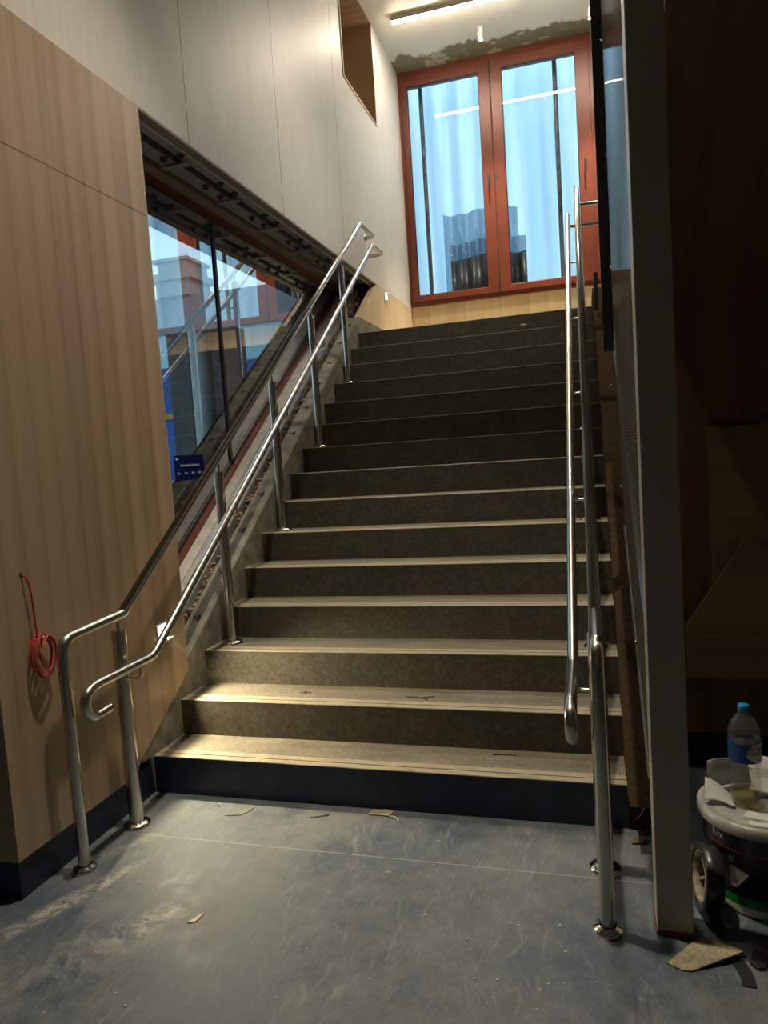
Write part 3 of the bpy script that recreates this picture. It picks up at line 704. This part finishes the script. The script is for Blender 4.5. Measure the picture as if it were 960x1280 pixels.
def ribbon(pts, w, name, mat, label, cat, group=None, th=.002):
    P = catmull(pts, 5); m = MB(); n = len(P)
    v = []
    for i, p in enumerate(P):
        d = (P[min(i+1,n-1)]-P[max(i-1,0)]).normalized(); s_ = Vector((d.y,-d.x,0)); s_ = s_.normalized() if s_.length > .01 else Vector((1,0,0))
        for sg in (-1, 1):
            for q in (0, th): v.append(p+s_*w/2*sg+Vector((0,0,q)))
    f = [(0,1,3,2)]
    for i in range(n-1):
        a = 4*i; f += [(a,a+2,a+6,a+4),(a+1,a+5,a+7,a+3),(a,a+4,a+5,a+1),(a+2,a+3,a+7,a+6)]
    a = 4*(n-1); f.append((a,a+2,a+3,a+1))
    o = m.add(v, f).build(name, mat); return tag(o, label, cat, group)
strip_mat = plain('strip_rubber', (.075,.068,.055), .35, var=.3)
ribbon([(2.238,-.47,.03),(2.245,-.53,.006),(2.262,-.59,.001),(2.280,-.645,.004)], .036, 'edging_strip', strip_mat, 'brown-black rubber strip running from the roll to the stone-coloured offcut', 'strip')
ribbon([(2.272,-.665,.0008),(2.284,-.71,.0008),(2.284,-.758,.0008)], .036, 'edging_strip', M['black_rubber'], 'short matte black strip lying nearest the camera beside the offcut', 'strip')
m = MB(); m.prism_z([(2.302,-.668),(2.322,-.612),(2.345,-.625),(2.352,-.655),(2.338,-.685),(2.318,-.69)], 0.0005, .010)
tag(m.build('rubber_scrap', M['black_rubber'], bevel=.002), 'black rounded rubber scrap lying right of the offcut and the strips', 'scrap')
def flat(poly, z0, th, name, mat, label, cat, group=None, lift=None):
    m = MB(); n = len(poly); lift = lift or [0]*n
    v = [(a,b,z0+l) for (a,b),l in zip(poly,lift)]+[(a,b,z0+th+l) for (a,b),l in zip(poly,lift)]
    m.add(v, [tuple(range(n-1,-1,-1)), tuple(range(n,2*n))]+[(i,(i+1)%n,n+(i+1)%n,n+i) for i in range(n)])
    return tag(m.build(name, mat), label, cat, group)
card = plain('offcut_speckle', (.36,.30,.19), .7, var=.35, sc=90)
flat([(2.086,-.708),(2.122,-.728),(2.146,-.728),(2.288,-.655),(2.282,-.645),(2.187,-.585)], .001, .004, 'vinyl_offcut', card, 'large triangular speckled vinyl offcut on the floor in front of the column', 'offcut', lift=[0,0,0,.022,.022,.004])
flat([(1.018,-.052),(1.112,-.052),(1.118,-.02),(1.088,.048-.06),(1.030,.045-.06)], .001, .003, 'cardboard_scrap', plain('scrap_card', (.42,.35,.23), .8, var=.2, sc=50), 'small tan cardboard scrap on the floor at the foot of the stairs', 'scrap', lift=[0,.002,.004,.006,.002])
flat([(.640,-.80),(.665,-.79),(.672,-.745),(.662,-.75)], .001, .002, 'paper_scrap', plain('scrap_pale', (.60,.52,.34), .8), 'tiny pale triangular scrap on the blue floor in the left foreground', 'scrap')
def wire(pts, r, name, mat, label, cat):
    m = MB(); m.tube(catmull(pts, 5), r, 6); return tag(m.build(name, mat), label, cat)
pale = plain('pale_offcut', (.50,.48,.42), .6); drk = plain('dark_offcut', (.03,.03,.03), .6)
wire([(.42,-.145,.002),(.47,-.14,.004),(.505,-.11,.004),(.512,-.07,.003),(.495,-.055,.002)], .0022, 'curled_offcut', pale, 'pale curled thread of offcut on the floor near the left post', 'offcut')
wire([(.345,-.05,.002),(.352,-.065,.004),(.362,-.07,.002),(.358,-.088,.002)], .002, 'thread_scrap', pale, 'tiny pale squiggle near the left end of the bottom riser', 'scrap')
wire([(.79,-.11,.002),(.82,-.10,.003),(.86,-.075,.002)], .0018, 'thread_scrap', drk, 'thin dark thread on the floor left of the cardboard scrap', 'scrap')
wire([(1.112,-.055,.003),(1.13,-.06,.006),(1.15,-.075,.004),(1.155,-.09,.003)], .003, 'thread_scrap', pale, 'pale twist of fibre touching the right of the cardboard scrap', 'scrap')
wire([(.56,.40,.342),(.60,.385,.343),(.575,.41,.343),(.62,.40,.342)], .002, 'thread_scrap', drk, 'dark tangled thread on the second tread, towards the left', 'scrap')
wire([(1.09,.385,.342),(1.15,.375,.344),(1.20,.352,.343),(1.17,.375,.342),(1.22,.40,.342)], .002, 'thread_scrap', drk, 'dark thread on the second tread, near its middle', 'scrap')
wire([(1.50,.195,.172),(1.54,.20,.173),(1.60,.205,.172)], .0018, 'thread_scrap', drk, 'thin dark thread on the lowest tread, right of centre', 'scrap')
wire([(2.03,.02,.03),(2.06,-.02,.06),(2.085,-.06,.13),(2.09,-.08,.17),(2.075,-.09,.18)], .003, 'loose_wire', plain('brown_wire', (.16,.10,.06), .5), 'short brown loose wire by the column at the right end of the stairs', 'wire')
flat([(2.03,-.11),(2.07,-.10),(2.075,-.06),(2.05,-.055)], .001, .006, 'rubble_chip', plain('chip_brown', (.12,.09,.06), .8), 'small brown chip on the floor between right post and column', 'scrap')
# chip of pale filler on the top riser
m = MB(); yc = 14*G; m.add([(1.43,yc+.003,2.455),(1.49,yc+.003,2.458),(1.475,yc+.003,2.470),(1.455,yc+.003,2.472),(1.44,yc+.003,2.470),
    (1.43,yc-.001,2.455),(1.49,yc-.001,2.458),(1.475,yc-.001,2.470),(1.455,yc-.001,2.472),(1.44,yc-.001,2.470)], [(5,6,7,8,9)]+[(i,(i+1)%5,5+(i+1)%5,5+i) for i in range(5)])
tag(m.build('plaster_chip', plain('chip_pale', (.62,.56,.42), .8)), 'pale plaster fleck stuck on the top riser', 'fleck')
# floor grit: pale crumbs nobody could count
m = MB()
for i in range(170):
    x = random.uniform(.1, 2.3); y = random.uniform(-1.4, -.06); r = random.choice((.0015,.002,.003,.0045))*random.uniform(.6,1.2)
    a = random.random()*6; h_ = r*.5
    v = [(x+r*math.cos(a+q)*k_, y+r*math.sin(a+q), 0.0003) for q, k_ in ((0,1.6),(1.6,.8),(3.1,1.3),(4.7,.9))]; v += [(p[0],p[1],h_) for p in v]
    m.add(v, [(4,5,6,7),(0,1,5,4),(1,2,6,5),(2,3,7,6),(3,0,4,7)])
tag(m.build('floor_grit', plain('grit', (.46,.43,.35), .8)), 'scattered pale crumbs of building grit on the blue floor', 'grit', kind='stuff')

# ------------------------------------------------------------------ outside, beyond the side window
hb = empty('site_hoarding', (-6, 9, 0), 'blue hoarding with a pale cyan top band across the yard outside', 'hoarding')
MB().box(-12, -1.6, 9, 9.1, 0, 3.28).build('blue_panel', plain('hoarding_blue', (.012,.09,.34), .5, var=.3, sc=1.2), hb)
MB().box(-12, -1.6, 8.98, 9.1, 3.28, 3.86).build('top_band', plain('hoarding_cyan', (.42,.72,.80), .5, var=.08), hb)
MB().box(-12, -1.6, 8.97, 9.0, 2.35, 2.45).build('orange_rail', plain('rail_orange', (.55,.24,.03), .5), hb)
MB().box(-12, -1.6, 8.97, 9.0, .55, .82).build('orange_rail', plain('rail_orange_low', (.55,.24,.03), .5), hb)
# yard sign
sg = MB().box(-6.2,-4.4, 8.90, 8.95, .88, 1.22).build('yard_sign', plain('sign_cream', (.62,.48,.28), .6)); tag(sg, 'small cream sign with brown letters low on the blue hoarding outside', 'sign')
for i, ch in enumerate(('HI','ST')):
    text_mb(ch, .15, .002, lambda x,y,z,i=i: (-5.40+x, 8.896-z, 1.06-.15*i+y), 'LEFT').build('lettering', plain('sign_brown', (.08,.03,.02), .6), sg)
tag(MB().box(-2.56,-2.30,4.5,4.62,0,2.95).build('steel_pier', plain('pier_dark', (.06,.07,.07), .5)), 'dark flat pier standing outside, left of the round concrete pillar', 'pier')
tag(MB().lathe([(.0,0),(.135,0),(.135,2.95),(0,2.95)], (-2.16,4.55,0), 28).build('concrete_pillar', plain('pillar_concrete', (.50,.55,.54), .7, var=.15, sc=5)), 'pale round concrete pillar outside the side window', 'pillar')
tag(MB().box(-2.01,-1.90,4.5,4.62,0,2.95).build('steel_pier', plain('pier_purple', (.09,.065,.07), .5)), 'dark purplish pier outside, between the round pillar and the brickwork', 'pier')
t = NT('brick_pier'); p, x = t.pos()
br = t.n('ShaderNodeTexBrick', {'Vector': t.vec(t.math('ADD', x[0], x[1]), x[2], 0.), 'Color1': (.40,.19,.17,1), 'Color2': (.33,.15,.14,1), 'Mortar': (.25,.20,.18,1), 'Scale': 1., 'Mortar Size': .005, 'Brick Width': .23, 'Row Height': .076})
t.bsdf(br.outputs[0], .8)
tag(MB().box(-1.90,-1.70,4.52,4.72,0,2.95).build('brick_pier', t.m), 'reddish pink brick pier outside the side window', 'brick pier')
gb = empty('grey_building', (-8.5, 14, 0), 'pale grey building with stepped parapet far beyond the hoarding', 'building')
MB().box(-13, -3, 14, 18, 0, 5.85).build('facade', plain('facade_grey', (.22,.22,.215), .7), gb)
m = MB(); m.box(-8.6,-7.65,13.9,15,5.85,6.25); m.box(-8.8,-7.5,13.8,15,6.25,6.42); m.box(-8.5,-7.7,13.9,15,6.42,6.72); m.box(-8.65,-7.6,13.85,15,6.72,6.8)
m.build('parapet', plain('parapet_cream', (.32,.29,.24), .7), gb)
struct(MB().box(-30, -.8, -2, 30, -.12, -.02).build('floor_yard', plain('yard', (.20,.20,.19), .9)))
# blue notice film on the side glass
t = NT('notice_blue'); d1 = t.n('ShaderNodeBsdfDiffuse', {0: (.02,.04,.20,1)}); d2 = t.n('ShaderNodeBsdfTransparent', {0: (.22,.27,.50,1)})
t.t.links.new(t.n('ShaderNodeMixShader', {0: .6, 1: d1.outputs[0], 2: d2.outputs[0]}).outputs[0], t.out.inputs[0])
nf = MB().box(-.3832, -.3825, .985, 1.32, 1.375, 1.525).build('notice_film', t.m); tag(nf, 'blue translucent notice with white arrows stuck low on the side window', 'sign')
np_ = plain('notice_print', (.45,.48,.62), .6)
m = MB()
for i in range(4):
    y = 1.02+i*.078; X = -.3815
    m.add([(X,y-.012,1.418),(X,y+.006,1.428),(X,y+.006,1.408)], [(0,2,1)]); m.add([(X,y+.006,1.4165),(X,y+.035,1.4165),(X,y+.035,1.4195),(X,y+.006,1.4195)], [(0,1,2,3)])
m.build('arrows', np_, nf)
m = MB(); y = 1.05
for w_ in (.02,.012,.016,.01,.018,.014,.02,.012,.016,.018):
    m.add([(-.3815,y,1.458),(-.3815,y+w_,1.458),(-.3815,y+w_,1.470),(-.3815,y,1.470)], [(0,1,2,3)]); y += w_+.006
m.add([(-.3815,1.0,1.497),(-.3815,1.03,1.497),(-.3815,1.03,1.510),(-.3815,1.0,1.510)], [(0,1,2,3)])
m.build('text_row', np_, nf)

# ------------------------------------------------------------------ world: pale blue daylight with soft cloud
wd = bpy.data.worlds.new('sky'); scn.world = wd; wd.use_nodes = True; nt = wd.node_tree; nt.nodes.clear()
out = nt.nodes.new('ShaderNodeOutputWorld'); bg = nt.nodes.new('ShaderNodeBackground'); tc_ = nt.nodes.new('ShaderNodeTexCoord')
nz = nt.nodes.new('ShaderNodeTexNoise'); nz.inputs['Scale'].default_value = 2.2; nz.inputs['Detail'].default_value = 6
rp = nt.nodes.new('ShaderNodeValToRGB'); rp.color_ramp.elements[0].position = .42; rp.color_ramp.elements[0].color = (.32,.47,.68,1)
rp.color_ramp.elements[1].position = .66; rp.color_ramp.elements[1].color = (.56,.70,.82,1)
nt.links.new(tc_.outputs['Generated'], nz.inputs[0]); nt.links.new(nz.outputs[0], rp.inputs[0]); nt.links.new(rp.outputs[0], bg.inputs[0]); bg.inputs[1].default_value = 4.4
nt.links.new(bg.outputs[0], out.inputs[0])

# ------------------------------------------------------------------ camera
cam = bpy.data.cameras.new('camera'); co = bpy.data.objects.new('camera', cam); COL.objects.link(co); scn.camera = co
p_, y_, r_ = -.08058, .28207, -.06591
cy, sy, cp, sp_ = math.cos(y_), math.sin(y_), math.cos(p_), math.sin(p_); cr, sr = math.cos(r_), math.sin(r_)
fw = Vector((-sy*cp, cy*cp, sp_)); ri = Vector((cy, sy, 0)); up = ri.cross(fw)
r2 = ri*cr + up*sr; u2 = -ri*sr + up*cr
Mx = Matrix((r2, u2, -fw)).transposed().to_4x4(); Mx.translation = Vector(CAM); co.matrix_world = Mx
cam.sensor_fit = 'VERTICAL'; cam.sensor_height = 32; cam.lens = 890.84/1280*32; cam.clip_start = .02
vs = scn.view_settings; vs.view_transform = 'Standard'; vs.look = 'None'; vs.gamma = 1; vs.use_curve_mapping = False; vs.exposure = 0
